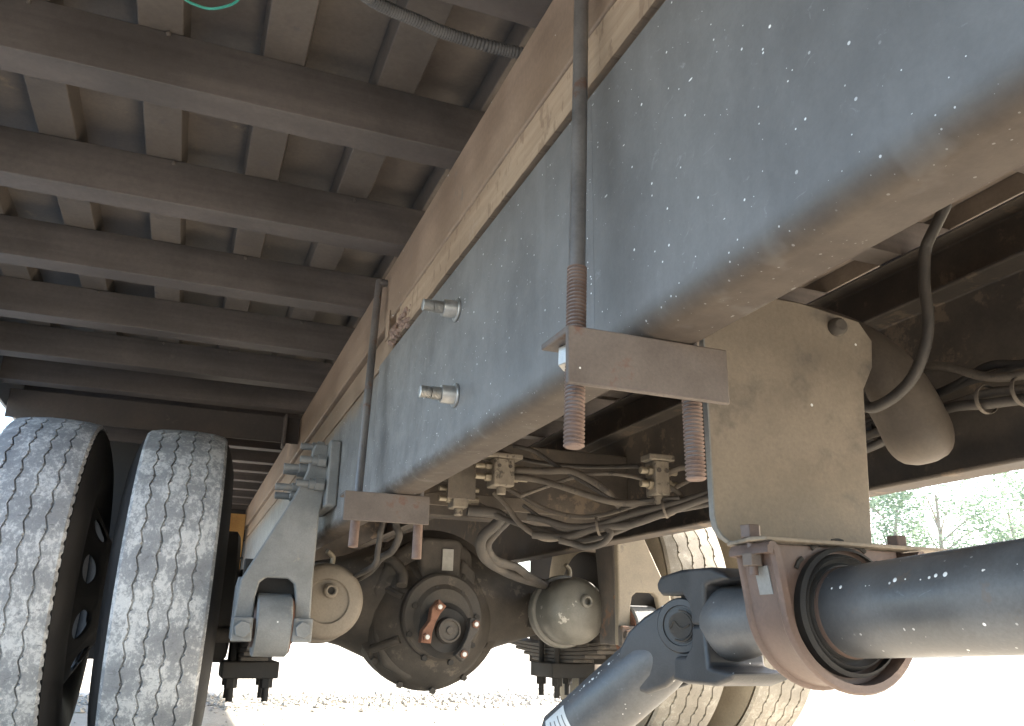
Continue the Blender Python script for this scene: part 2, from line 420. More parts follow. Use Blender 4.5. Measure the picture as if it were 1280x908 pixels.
# ------------------------------------------------------------------ chassis rails
def railsec(x0, x1, z0, z1, t, r, left=True):
    p = [(x1, z0 + t), (x1, z0)] + arc(x0 + r, z0 + r, r, 270, 180, 6) + arc(x0 + r, z1 - r, r, 180, 90, 6) + [(x1, z1), (x1, z1 - t), (x0 + t, z1 - t), (x0 + t, z0 + t)]
    return p
RZ0, RZ1 = .682, 1.008
rail = thing('chassis_rail', 'long grey-blue painted chassis rail flecked with white specks', 'frame rail', (.39, 2.6, RZ0))
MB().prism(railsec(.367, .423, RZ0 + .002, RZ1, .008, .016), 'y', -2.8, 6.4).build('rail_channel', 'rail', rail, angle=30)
# outer liner plate wrapping the rail, ending just past the second clamp
m = MB(); secs = []
def liner(t):
    o = .0068 * t
    out = [(.416, RZ0)] + arc(.36 + .0068 - o + .02, RZ0 + .02, .02, 270, 180, 8) + [(.36 + .0068 - o, RZ1 - .006)]
    out[0] = (.416, RZ0 + .0015 * (1 - t)); return out
ys = [-2.8, 0, .9, 1.775, 1.785, 1.792, 1.796]; ts = [1, 1, 1, 1, .86, .5, .02]
n = len(liner(1))
for y, t in zip(ys, ts):
    for x, z in liner(t): m.v.append((x, y, z))
for i in range(len(ys) - 1):
    for k in range(n - 1): m.f.append((i * n + k, i * n + k + 1, (i + 1) * n + k + 1, (i + 1) * n + k))
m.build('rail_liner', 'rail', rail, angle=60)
# raised strip standing in for the first rod's soft shadow on the web
m = MB()
for q in ((.695, .0), (.700, .0016), (.706, .002), (.712, .0016), (.718, .0)):
    for z in (RZ0 + .03, RZ1 - .012): m.v.append((.3598 - q[1], q[0], z))
for i in range(4): m.f.append((2*i, 2*i+1, 2*i+3, 2*i+2))
m.build('rod_shadow_strip', 'rail', rail, angle=60)
rail2 = thing('chassis_rail', 'dark brown far chassis rail with hoses tied along its inside', 'frame rail', (1.19, 2.6, RZ0))
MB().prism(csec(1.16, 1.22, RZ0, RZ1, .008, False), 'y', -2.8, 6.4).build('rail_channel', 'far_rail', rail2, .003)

# ------------------------------------------------------------------ wooden spacer on the rail
m = MB(); ny = 150; ysn = [-1.3 + (1.655 + 1.3) * i / ny for i in range(ny + 1)]; prof = []
rr = random.Random(5)
for i, y in enumerate(ysn):
    j = lambda a: a * (mnoise.noise((y * 9, a * 90, 3)) )
    tear = max(0, (y - 1.56) / .1)
    zb = 1.0135 + j(.003) + rr.uniform(-.0006, .0006) + tear * rr.uniform(0, .012)
    xf = .3575 + j(.002) + rr.uniform(-.0005, .0005) + tear * rr.uniform(0, .008)
    m.v += [(xf, y, zb), (xf + .001, y, 1.0805), (.44, y, 1.0805), (.44, y, zb)]
for i in range(ny):
    for k in range(4): m.f.append((4*i+k, 4*i+(k+1)%4, 4*i+4+(k+1)%4, 4*i+4+k))
m.f += [(0, 1, 2, 3), tuple(4*ny + k for k in (3, 2, 1, 0))]
tag(m.build('wooden_spacer', 'wood', angle=40), 'rough sawn tan wooden spacer plank between sill and grey rail', 'wood plank')
m = MB(); rr = random.Random(9)
for i in range(60):
    y = rr.uniform(1.50, 1.665); z = rr.uniform(1.012, 1.05); r = rr.uniform(.003, .009)
    m.lathe([(0, -r), (r * .8, -r * .5), (r, 0), (r * .7, r * .6), (0, r)], (.356 + rr.uniform(-.004, .006), y, z), (rr.random() - .5, rr.random() - .5, 1), 6)
tag(m.build('dirt_clod', 'clod', angle=10), 'crumbling brown dirt nest at the broken end of the wooden spacer', 'dirt')
sp = thing('steel_spacer', 'tan steel spacer bar filling the gap behind the plank end', 'spacer', (.39, 4, 1.01))
MB().box(.370, .44, 1.70, 6.4, 1.0095, 1.0795).build('bar', 'sill', sp, .002)
MB().box(.351, .3545, 1.668, 1.70, 1.035, 1.10).build('end_clip', 'sill', sp, .001)

# ------------------------------------------------------------------ U-bolt clamps around the rail
def threads(z0, z1, r, pitch=.0038, z_dir=1):
    p = [(0, 0), (r * .8, 0)]; n = int((z1 - z0) / pitch)
    for i in range(n):
        p += [(r * .82, i * pitch + .0003), (r, i * pitch + pitch * .4), (r, i * pitch + pitch * .62), (r * .82, (i + 1) * pitch - .0003)]
    p += [(0, n * pitch)]; return p
def u_clamp(label, yf, rods, ang, threaded, tilt):
    root = thing('u_bolt_clamp', label, 'clamp', (.37, yf, .6), 'clamps around the chassis rail')
    x0, x1, z1, z0 = ang
    MB().prism([(yf, z0), (yf + .006, z0), (yf + .006, z1 - .006), (yf + .06, z1 - .006), (yf + .06, z1), (yf, z1)], 'x', x0, x1).build('clamp_angle', 'bracket', root, .0015)
    for (bx, by, bz), (tx, ty, tz), over in rods:
        B = Vector((bx, by, bz)); T = Vector((tx, ty, tz)); d = (T - B).normalized(); L = (T - B).length
        pts = [B + d * .02, B + d * (L * .5), T - d * .012, T + Vector((.006, 0, .008)), T + Vector((.03, 0, .014)), T + Vector((.09, 0, .014))] if over else [B + d * .02, B + d * L * .5, T]
        rod = MB().tube(pts, .0082 if threaded else .0088, 16, 8).build('rod', 'rod', root)
        tl = .185 if over and threaded else .09
        if threaded:
            MB().lathe(threads(0, tl, .0098), B, d, 20).build('thread', 'thread', rod, angle=25)
        else:
            MB().cyl(B, B + d * .09, .0098, 20).build('thread', 'thread', rod, .001)
        nz = z1 - .006
        q = B + d * ((nz - bz) / d.z)
        MB().hexa(q - d * .019, q - d * .0005, .0165).build('nut', 'zinc', root, .001)
    return root
u_clamp('large angle-iron clamp with long threaded rod hanging below the near rail', .608,
    [((.311, .645, .579), (.338, .668, 1.195), True), ((.4385, .645, .560), (.4385, .645, .70), False)], (.288, .456, .6812, .627), True, 0)
u_clamp('small far angle-iron clamp under the rail beside the spring hanger', 1.60,
    [((.308, 1.655, .578), (.336, 1.735, 1.18), True), ((.437, 1.645, .560), (.437, 1.645, .70), False)], (.274, .447, .6812, .624), False, 0)

# ------------------------------------------------------------------ two stud bolts through the web
for z, y, lab in ((.919, 1.179, 'upper of two zinc stud bolts sticking out of the grey rail'), (.771, 1.168, 'lower of two zinc stud bolts sticking out of the grey rail')):
    r = thing('stud_bolt', lab, 'bolt', (.36, y, z), 'stud bolts on the rail web')
    X = Vector((-1, 0, 0)); p = Vector((.3598, y, z))
    MB().lathe([(0, 0), (.0185, 0), (.0195, .001), (.0195, .003), (.0185, .0042), (0, .0042)], p, X, 32).build('washer', 'zinc', r)
    MB().lathe([(0, .0042), (.0148, .0042), (.0142, .024), (.0135, .0255), (0, .0255)], p, X, 32).build('sleeve_nut', 'zinc', r)
    MB().lathe([(a, b + .0255) for a, b in threads(0, .016, .0105, .0022)], p, X, 20).build('locknut', 'zinc', r, angle=25)
    MB().lathe([(a, b + .0415) for a, b in threads(0, .018, .0098, .0022)], p, X, 20).build('stud', 'zinc', r, angle=25)

# ------------------------------------------------------------------ spring hangers, leaf springs (left, mirrored right)
def hanger(mir, label):
    F = (lambda mb: mirror(mb)) if mir else (lambda mb: mb)
    cx = lambda x: 1.58 - x if mir else x
    root = thing('spring_hanger', label, 'spring hanger', (cx(.24), 2.33, .39))
    poly = [(.134, .392), (.134, .44), (.141, .54), (.255, .766), (.283, .835), (.294, .90), (.30, .918), (.335, .918), (.343, .83), (.327, .72), (.327, .54), (.331, .392),
            (.286, .392), (.286, .50), (.279, .535), (.262, .548), (.205, .548), (.19, .535), (.183, .50), (.183, .392)]
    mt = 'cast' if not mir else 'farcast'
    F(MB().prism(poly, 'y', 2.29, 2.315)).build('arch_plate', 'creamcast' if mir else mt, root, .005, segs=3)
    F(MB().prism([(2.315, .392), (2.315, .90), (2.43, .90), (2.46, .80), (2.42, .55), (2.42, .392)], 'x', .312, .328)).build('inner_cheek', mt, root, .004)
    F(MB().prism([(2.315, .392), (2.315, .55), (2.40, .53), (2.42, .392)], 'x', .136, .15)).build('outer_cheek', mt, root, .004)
    F(MB().box(.334, .3662, 2.25, 2.50, .74, .925)).build('mounting_pad', mt, root, .006)
    F(MB().box(.15, .312, 2.36, 2.375, .47, .60)).build('back_wall', 'silhouette', root, .003)
    for x in (.159, .309):
        lug = F(MB().box(x - .027, x + .024, 2.262, 2.2895, .388, .448)).build('lug', mt, root, .004)
        F(MB().hexa((x - .001, 2.247, .418), (x - .001, 2.2618, .418), .0215)).build('hex_bolt', mt, lug, .0015)
    for y, z, l in ((2.268, .80, .055), (2.268, .866, .05), (2.335, .853, .085), (2.36, .80, .10), (2.345, .775, .06), (2.44, .86, .075), (2.33, .915, .045), (2.46, .79, .09)):
        b = F(MB().cyl((.3285, y, z), (.3285 - l * .45, y, z), .019, 6).cyl((.3285 - l * .45, y, z), (.3285 - l * .75, y, z), .014, 12).cyl((.3285 - l * .75, y, z), (.3285 - l - .02, y, z), .010, 12))
        b.build('bolt', mt, root, .001)
    return root
hanger(False, 'grey cast spring hanger arching over the near spring eye')
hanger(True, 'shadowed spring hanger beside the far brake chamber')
def spring(mir, label):
    F = (lambda mb: mirror(mb)) if mir else (lambda mb: mb)
    root = thing('leaf_spring', label, 'leaf spring', (1.345 if mir else .235, 2.9, .33))
    eye = F(MB().lathe([(.03, .0), (.076, .0), (.08, .004), (.08, .086), (.076, .09), (.03, .09)], (.19, 2.335, .43), (1, 0, 0), 40)).build('spring_eye', 'cast', root)
    F(MB().lathe([(0, -.006), (.055, -.006), (.058, .0), (.03, 0)], (.19, 2.335, .43), (1, 0, 0), 30)).build('bushing', 'strap', eye)
    F(MB().lathe([(.03, .09), (.072, .09), (.072, .094), (0, .094)], (.19, 2.335, .43), (1, 0, 0), 30)).build('bushing', 'rust', eye)
    for k in range(5):
        ya = 2.36 + .09 * k; yb = 3.45 - .09 * k; pts = []
        for i in range(13):
            y = ya + (yb - ya) * i / 12; u = (y - 2.9) / .55
            pts.append((y, .385 - .0125 * k + .03 * u * u))
        poly = pts + [(y, z - .0115) for y, z in reversed(pts)]
        F(MB().prism(poly, 'x', .195, .275)).build('leaf', 'darkiron', root, .002)
    F(MB().box(.15, .32, 2.80, 3.0, .272, .322)).build('spring_plate', 'silhouette', root, .004)
    for x in (.182, .288):
        for y in (2.83, 2.97):
            u = F(MB().cyl((x, y, .205), (x, y, .60), .0105, 14)).build('u_bolt', 'silhouette', root)
            F(MB().hexa((x, y, .244), (x, y, .2715), .02)).build('nut', 'silhouette', u, .001)
    return root
spring(False, 'near leaf spring with big rounded eye held in the hanger')
spring(True, 'far leaf spring with dark eye behind the shaft yoke')

# ------------------------------------------------------------------ wheels
AX, AZ, TR = 2.9, .52, .52
def wheel(cx, label, tmat, smat, seed, disc_x=None, notched=False):
    root = thing('truck_wheel', label, 'wheel', (cx, AX, 0), 'dual wheels on the rear axle')
    N, PER = 540, 12; hw = .119; m = MB(); cols = None; rr = random.Random(seed)
    grooves = [-.072, -.025, .022, .069]; ph = [rr.randrange(PER) for _ in grooves]
    for k in range(N):
        a = 2 * PI * k / N; row = []
        notch = notched and (k % 6) < 2
        row.append((-hw - (0 if not notch else -.004), -.0185 if not notch else -.023))
        row.append((-hw + .008, -.0105 if not notch else -.0115))
        for gi, gx in enumerate(grooves):
            t = ((k + ph[gi]) % PER) / PER; zz = (abs(t - .5) * 4 - 1) * .0052
            kk = (k + ph[gi]) % PER
            eL = .006 if kk == 0 else 0; eR = .006 if kk == 4 else 0
            w = .0024; crown = -.010 * ((gx / hw) ** 2)
            x = gx + zz
            row += [(x - w - eL, crown), (x - w * .8 - eL * .8, crown - .008), (x + w * .8 + eR * .8, crown - .008), (x + w + eR, crown)]
        row.append((hw - .008, -.0105 if not notch else -.0115))
        row.append((hw + (0 if not notch else -.004), -.0185 if not notch else -.023))
        cols = len(row)
        for x, d in row:
            r = TR + d; m.v.append((cx + x, AX + r * math.cos(a), AZ + r * math.sin(a)))
    for k in range(N):
        k2 = (k + 1) % N
        for c in range(cols - 1): m.f.append((k * cols + c, k * cols + c + 1, k2 * cols + c + 1, k2 * cols + c))
    ty = m.build('tread', tmat, root, angle=22)
    for sgn in (-1, 1):
        P = [(hw - .008, .03), (hw + .001, .0265), (hw + .012, .045), (hw + .022, .075), (hw + .031, .11), (hw + .033, .145), (hw + .027, .18), (hw + .012, .21), (hw - .008, .232), (hw - .02, .234)]
        MB().lathe([(TR - d, sgn * x) for x, d in P], (cx, AX, AZ), (1, 0, 0), 96).build('sidewall', smat, root)
    rim = MB().lathe([(.297, -.118), (.30, -.112), (.286, -.10), (.27, -.07), (.255, 0), (.27, .07), (.286, .10), (.30, .112), (.297, .118), (.28, .10), (.262, .07), (.247, 0), (.262, -.07), (.28, -.10), (.297, -.118)], (cx, AX, AZ), (1, 0, 0), 72).build('rim', 'rim', root)
    if disc_x is not None:
        dm = MB(); nh = 8; hr = .034; rc = .2; cone = lambda r: -.222 - .57 * (r - .15)
        for sgn, dx in ((1, 0), (-1, -.009)):
            for h in range(nh):
                a0 = 2 * PI * h / nh + math.radians(164); da = PI / nh; b = len(dm.v); K = 32
                for i in range(K):
                    t = 2 * PI * i / K; c, s_ = math.cos(t), math.sin(t); q = max(abs(c), abs(s_))
                    for rr_, aa in ((rc + hr * s_ * 1.0, a0 + hr * 1.25 * c / rc), (rc + .05 * s_ / q, a0 + da * c / q)):
                        dm.v.append((cone(rr_) + dx, AX + rr_ * math.cos(aa), AZ + rr_ * math.sin(aa)))
                for i in range(K):
                    j = (i + 1) % K; dm.f.append((b + 2*i, b + 2*i + 1, b + 2*j + 1, b + 2*j))
        dm.lathe([(0, -.205), (.10, -.205), (.13, -.213), (.1505, cone(.1505))], (0, AX, AZ), (1, 0, 0), 60)
        dm.lathe([(.2495, cone(.2495)), (.29, cone(.29)), (.30, -.345)], (0, AX, AZ), (1, 0, 0), 60)
        dm.build('wheel_disc', 'sidewall', root, angle=30)
    return root
wheel(-.413, 'outermost left truck tyre with chalky white worn zigzag tread', 'tyreL', 'sidewall', 1, -.272, True)
wheel(-.042, 'grey dusty inner left truck tyre beside the spring hanger', 'tyreL', 'sidewall', 2)
wheel(1.625, 'cream dusty inner tyre on the far side behind the shaft joint', 'tyreR', 'sidewallR', 3)
wheel(1.995, 'far outermost tyre mostly hidden behind the cream inner tyre', 'tyreR', 'sidewallR', 4)

# ------------------------------------------------------------------ rear axle
ax = thing('rear_axle', 'grimy drive axle with round differential and bare pinion flange', 'axle', (.80, 2.9, .27))
hs = MB().lathe([(.235, 2.80), (.262, 2.82), (.268, 2.86), (.262, 2.92), (.25, 2.96), (.235, 3.02), (.19, 3.12), (.1, 3.18), (0, 3.2)], (.81, 0, .50), (0, 1, 0), 64).build('axle_banjo', 'darkiron', ax)
cr = MB().lathe([(.236, 2.83), (.236, 2.815), (.222, 2.80), (.215, 2.77), (.20, 2.74), (.172, 2.71), (.15, 2.69), (.135, 2.675), (.135, 2.64), (.128, 2.632), (.10, 2.63), (.085, 2.615), (.05, 2.612), (0, 2.612)], (.80, 0, .468), (0, 1, 0), 64).build('carrier_housing', 'darkiron', ax)
for k in range(12):
    a = 2 * PI * k / 12 + .1
    x, z = .80 + .222 * math.cos(a), .455 + .222 * math.sin(a)
    MB().hexa((x, 2.788, z), (x, 2.805, z), .011).build('carrier_bolt', 'darkiron', cr)
for k in range(8):
    a = 2 * PI * k / 8 + .25
    x, z = .80 + .115 * math.cos(a), .44 + .115 * math.sin(a)
    MB().hexa((x, 2.622, z), (x, 2.64, z), .0095).build('cage_bolt', 'silhouette', cr)
for a in (60, 118, 150, 205):
    x0, z0 = .80 + .14 * math.cos(math.radians(a)), .455 + .14 * math.sin(math.radians(a))
    x1, z1 = .80 + .215 * math.cos(math.radians(a)), .455 + .215 * math.sin(math.radians(a))
    MB().tube([(x0, 2.685, z0), ((x0 + x1) / 2, 2.72, (z0 + z1) / 2), (x1, 2.775, z1)], .014, 10).build('rib', 'darkiron', cr)
MB().prism([(.875, .40), (.925, .42), (.93, .62), (.88, .66), (.865, .60)], 'y', 2.70, 2.83).build('side_boss', 'darkiron', ax, .012, segs=3)
MB().box(.80, .838, 2.672, 2.6785, .615, .685).build('id_tag', 'tag', ax)
ax_t = ax.children[-1]; ax_t.rotation_euler = (0, 0, 0)
MB().prism([(.60, .40), (.585, .55), (.64, .66), (.715, .715), (.90, .712), (.93, .68), (.932, .36), (.88, .29), (.72, .27), (.64, .31)], 'y', 2.735, 2.80).build('carrier_flange', 'darkiron', ax, .022, segs=4)
MB().prism([(.74, .52), (.72, .70), (.735, .722), (.86, .722), (.875, .70), (.86, .52)], 'y', 2.68, 2.76).build('carrier_hump', 'darkiron', ax, .025, segs=4)
MB().tube([(.60, 2.74, .66), (.64, 2.70, .64), (.665, 2.67, .60), (.66, 2.65, .56)], .018, 12).build('oil_gallery', 'darkiron', ax)
pf = MB().lathe([(.082, 2.615), (.085, 2.60), (.072, 2.59), (.066, 2.575), (.04, 2.572), (.038, 2.56), (.03, 2.553), (0, 2.552)], (.795, 0, .425), (0, 1, 0), 48).build('pinion_flange', 'silhouette', ax)
MB().lathe([(.036, 2.558), (.036, 2.548), (.03, 2.546), (.028, 2.552), (.012, 2.551), (.010, 2.545), (0, 2.545)], (.797, 0, .425), (0, 1, 0), 32).build('pinion_nut', 'darkiron', pf)
ca, sa = math.cos(math.radians(-22)), math.sin(math.radians(-22))
for sgn in (-1, 1):
    poly = []
    for u, v in ((.036, -.05), (.062, -.058), (.07, -.03), (.062, 0), (.07, .03), (.062, .058), (.036, .05), (.044, .025), (.046, 0), (.044, -.025)):
        u *= sgn * 1.2; v *= 1.2; poly.append((.797 + u * ca - v * sa, .425 + u * sa + v * ca))
    st = MB().prism(poly, 'y', 2.535, 2.572).build('yoke_ear', 'rust' if sgn < 0 else 'darkiron', pf, .003)
    for v in (-.048, .048):
        x, z = .797 + sgn * .065 * ca - v * sa, .425 + sgn * .065 * sa + v * ca
        b = MB().hexa((x, 2.524, z), (x, 2.535, z), .0125).lathe([(0, 2.5235), (.0065, 2.5235), (.0065, 2.522), (0, 2.5215)], (x, 0, z), (0, 1, 0), 12)
        b.build('strap_bolt', 'rust', pf)
        MB().lathe([(0, 2.5205), (.007, 2.5208), (.007, 2.5225), (0, 2.523)], (x, 0, z), (0, 1, 0), 12).build('bolt_tip', 'zinc', pf)
for x0, x1 in ((.12, .60), (1.0, 1.46)):
    inner = x1 if x0 < .5 else x0; outer = x0 if x0 < .5 else x1
    MB().lathe([(.0, 0), (.085, 0), (.085, .12), (.10, .2), (.15, abs(inner - outer) - .08), (.2, abs(inner - outer) + .04), (.21, abs(inner - outer) + .15)], (outer, 2.92, .52), (inner - outer, 0, 0), 40).build('axle_tube', 'darkiron', ax)
# s-cam tubes and brackets that carry the brake chambers
for sgn, xx in ((-1, .39), (1, 1.19)):
    MB().prism([(xx - .07, .42), (xx + .07, .42), (xx + .06, .58), (xx - .06, .58)], 'y', 2.62, 2.635).build('chamber_bracket', 'darkiron', ax, .003)
    MB().cyl((xx + sgn * .05, 2.70, .40), (xx + sgn * .30, 2.72, .40), .022).build('cam_tube', 'darkiron', ax)
    MB().prism([(2.63, .5), (2.63, .56), (2.86, .56), (2.86, .44), (2.78, .44)], 'x', xx - .02, xx + .0).build('bracket_arm', 'darkiron', ax, .003)
# brake drums
for x0, x1, nm in ((.05, .16, 0), (1.42, 1.53, 1)):
    MB().lathe([(0, 0), (.19, 0), (.205, .01), (.205, .10), (.19, .11), (0, .11)], (x0, AX, AZ), (1, 0, 0), 56).build('brake_drum', 'silhouette', ax)
# ------------------------------------------------------------------ brake chambers
def chamber(x, z, mt, label, dome):
    root = thing('brake_chamber', label, 'brake chamber', (x, 2.5, z - .11))
    pr = [(0, 2.40 - dome), (.02, 2.40 - dome), (.05, 2.405 - dome * .8), (.08, 2.412 - dome * .4), (.098, 2.43), (.104, 2.45), (.105, 2.53), (.10, 2.54)] if dome else [(0, 2.408), (.058, 2.408), (.062, 2.402), (.088, 2.402), (.098, 2.408), (.104, 2.42), (.106, 2.44), (.106, 2.53), (.10, 2.54)]
    MB().lathe(pr, (x, 0, z), (0, 1, 0), 56).build('front_can', mt, root, angle=50)
    MB().lathe([(.10, 2.535), (.113, 2.538), (.116, 2.545), (.116, 2.56), (.113, 2.567), (.10, 2.57)], (x, 0, z), (0, 1, 0), 56).build('clamp_ring', mt, root)
    MB().lathe([(.105, 2.568), (.104, 2.60), (.08, 2.62), (0, 2.625)], (x, 0, z), (0, 1, 0), 40).build('rear_can', mt, root)
    hx, hz = x + .006, z + .028
    MB().lathe([(.0, 2.398), (.0105, 2.398), (.0105, 2.386 - dome), (.014, 2.384 - dome), (.019, 2.388 - dome), (.021, 2.405 - dome * .6)], (hx, 0, hz), (0, 1, 0), 24).build('port_boss', mt, root)
    MB().lathe([(0, 2.3975 - dome * .2), (.0112, 2.3975 - dome * .2), (.0112, 2.387 - dome), (.0105, 2.387 - dome)], (hx, 0, hz), (0, 1, 0), 24).build('port_hole', 'silhouette', root)
    MB().cyl((x, 2.625, z), (x, 2.74, z - .03), .012).build('push_rod', 'darkiron', root)
    MB().tube([(x + .03, 2.56, z + .114), (x + .03, 2.56, z + .135), (x + .01, 2.55, z + .15)], .008, 10).build('elbow', 'brass', root)
    return root
chamber(.388, .497, 'chamber', 'tan brake chamber with a dark port hole behind the spring hanger', .0)
chamber(1.185, .492, 'chamber2', 'grey flaked-paint brake chamber right of the differential', .012)

# ------------------------------------------------------------------ centre-bearing bracket, strap, prop shafts
br = thing('bearing_bracket', 'tan dusty hanging bracket plate above the shaft bearing', 'bracket', (.79, .93, .54))
MB().prism([(.69, .5405), (.927, .5405), (.948, .79), (.972, .83), (.978, .875), (.955, .905), (.84, .918), (.655, .915), (.655, .575), (.658, .56), (.666, .549), (.677, .5425)], 'y', .928, .934).build('plate', 'plate', br, .002)
lip = [(.655, .915), (.655, .70), (.655, .575), (.658, .56), (.666, .549), (.677, .5425), (.69, .5408), (.72, .5405)]
MB().sweep(lip, [(-.001, .924), (.0015, .924), (.0015, .9345), (-.001, .9345)]).build('edge_lip', 'cast', br)
MB().prism([(.652, .85), (.664, .833), (.968, .833), (.968, .934), (.70, .934), (.668, .92)], 'z', .535, .5402).build('bottom_flange', 'plate', br, .0015)
MB().lathe([(0, 0), (.013, 0), (.015, .003), (.014, .012), (.009, .018), (0, .018)], (.905, .928, .885), (-.2, -1, 0), 20).build('boss', 'darkiron', br)
cs = thing('bearing_strap', 'rust-brown U strap cradling the shaft bearing', 'bearing support', (.79, .87, .36))
path = [(-.130, .520), (-.129, .528), (-.124, .5335), (-.117, .533), (-.111, .526), (-.108, .512)] + [((.101 if a < 270 else .094) * math.cos(math.radians(a)), .464 + .097 * math.sin(math.radians(a))) for a in range(180, 361, 9)] + [(.108, .512), (.111, .526), (.117, .533), (.124, .5335), (.129, .528), (.130, .520)]
path = [(.79 + x, z) for x, z in path]
prof = [(0, .828), (.009, .828), (.0115, .831), (.0115, .836), (.009, .840), (.005, .842), (.004, .848), (.004, .892), (.005, .897), (.009, .899), (.0105, .902), (.009, .906), (0, .906)]
MB().sweep(path, prof).build('band', 'strap', cs, angle=50)
tag(MB().prism([(.6846, .472), (.6830, .472), (.6769, .506), (.6785, .506)], 'y', .852, .878).build('window_tab', 'cast', cs), 'small grey tab set in the strap')
for x in (.668, .912):
    MB().cyl((x, .868, .495), (x, .868, .5345), .0062).build('bolt_shank', 'strap', cs)
    MB().hexa((x, .868, .5405), (x, .868, .557), .0135).build('bolt_head', 'strap', cs, .001)
    MB().hexa((x, .868, .506), (x, .868, .5215), .0135).build('bolt_nut', 'bracket', cs, .001)
MB().lathe([(.074, .0), (.079, .004), (.079, .045), (.074, .046), (.073, .02), (.070, .008), (.066, .004), (.063, .010), (.060, .012), (.057, .006), (.05, .006), (.04, .03)], (.79, .834, .4545), (0, 1, -.03), 56).build('rubber_cushion', 'rubber', cs)
MB().prism([(.79 - .0995, .5335), (.79 - .1, .47)] + [(.79 + .0985 * math.cos(math.radians(a)), .464 + .0975 * math.sin(math.radians(a))) for a in range(189, 352, 9)] + [(.79 + .1, .47), (.79 + .0995, .5335)], 'y', .850, .858).build('saddle_plate', 'strap', cs, .001)
for k in range(5):
    a = math.radians(40 + 25 * k)
    MB().tube([(.79 + .086 * math.cos(a - .1), .8490, .456 + .086 * math.sin(a - .1)), (.79 + .087 * math.cos(a), .8490, .456 + .087 * math.sin(a)), (.79 + .086 * math.cos(a + .1), .8490, .456 + .086 * math.sin(a + .1))], .003, 6, 3).build('slot', 'silhouette', cs)

fs = thing('front_drive_shaft', 'thick dark blue-grey drive shaft tube running out at right', 'drive shaft', (.79, .3, .42))
A = Vector((.79, .874, .4515)); D = Vector((0, -1, .048)).normalized()
MB().lathe([(0, 0), (.046, 0), (.050, .004), (.050, .018), (.0535, .024), (.055, .034), (.055, .045), (.0556, .05), (.0556, .9), (.05, .93), (0, .93)], A, D, 64).build('tube', 'shaft', fs, angle=40)
MB().lathe([(.0505, .017), (.0545, .023), (.0562, .03), (.0562, .036), (.055, .04)], A, D, 64).build('weld_bead', 'strap', fs)
rr = random.Random(21)
_, U, V = frame_of(D)
def dots(root, A, D, r, t0, t1, n, side, seed):
    rr = random.Random(seed); d, u, v = frame_of(D); t = t0
    for i in range(n):
        t = t0 + (t1 - t0) * (i + rr.uniform(-.8, .8)) / n
        a = side + rr.uniform(-.035, .035); rad = u * math.cos(a) + v * math.sin(a)
        p = Vector(A) + d * t + rad * (r - .0004); q = rr.choice((.0007, .001, .0014, .0018, .0024, .003)) * rr.uniform(.8, 1.2)
        MB().lathe([(q, 0), (q * .7, .0006), (0, .0008)], p, rad, 10).build('paint_dot', 'dot', root)
def side_angle(D, w):
    d, u, v = frame_of(D); return math.atan2(Vector(w).dot(v), Vector(w).dot(u))
dots(fs, A, D, .0556, .07, .36, 15, side_angle(D, (-.90, 0, .42)), 4)
# stub shaft and yoke behind the bearing
ym = MB().lathe([(0, .03), (.047, .03), (.047, .08), (.047, .15), (.052, .18), (.056, .21), (.052, .225), (0, .225)], A, -D, 48)
yk = ym.build('stub_yoke', 'shaft', fs, angle=40)
J = A - D * .312                                           # joint centre
for sgn in (-1, 1):
    poly = [(-.165, .064), (-.155, .074), (-.12, .084), (-.04, .085), (.02, .078), (.033, .067), (.03, .055), (.018, .047), (-.045, .045), (-.062, .03), (-.066, .0), (-.10, .0), (-.105, .057), (-.12, .060)]
    e = MB(); q = [(J.y + a, J.z + sgn * b) for a, b in poly]
    e.prism(q, 'x', J.x - .052, J.x + .052)
    e.build('yoke_ear', 'yoke', fs, .011, segs=4)
jc = thing('universal_joint', 'dark cross joint between the two shaft yokes', 'universal joint', tuple(J))
MB().cyl(J + Vector((0, 0, -.062)), J + Vector((0, 0, .062)), .021).build('vertical_trunnion', 'silhouette', jc)
D2 = Vector((-.43, .665, -.607)).normalized(); S2 = D2.cross(Vector((0, 0, 1))).normalized()
if S2.x > 0: S2 = -S2
MB().cyl(J - S2 * .06, J + S2 * .06, .02).build('cross_trunnion', 'silhouette', jc)
MB().lathe([(0, -.03), (.027, -.02), (.032, 0), (.027, .02), (0, .03)], J, D2, 24).build('cross_body', 'silhouette', jc)
rs = thing('rear_drive_shaft', 'disconnected dark drive shaft drooping down to the lower left', 'drive shaft', tuple(J + D2 * .4))
MB().lathe([(0, .05), (.04, .05), (.05, .07), (.0535, .095), (.0535, .315), (.051, .32), (.038, .345), (.034, .35), (.034, .52), (0, .52)], J, D2, 56).build('tube', 'shaft', rs, angle=40)
N2 = S2.cross(D2).normalized()
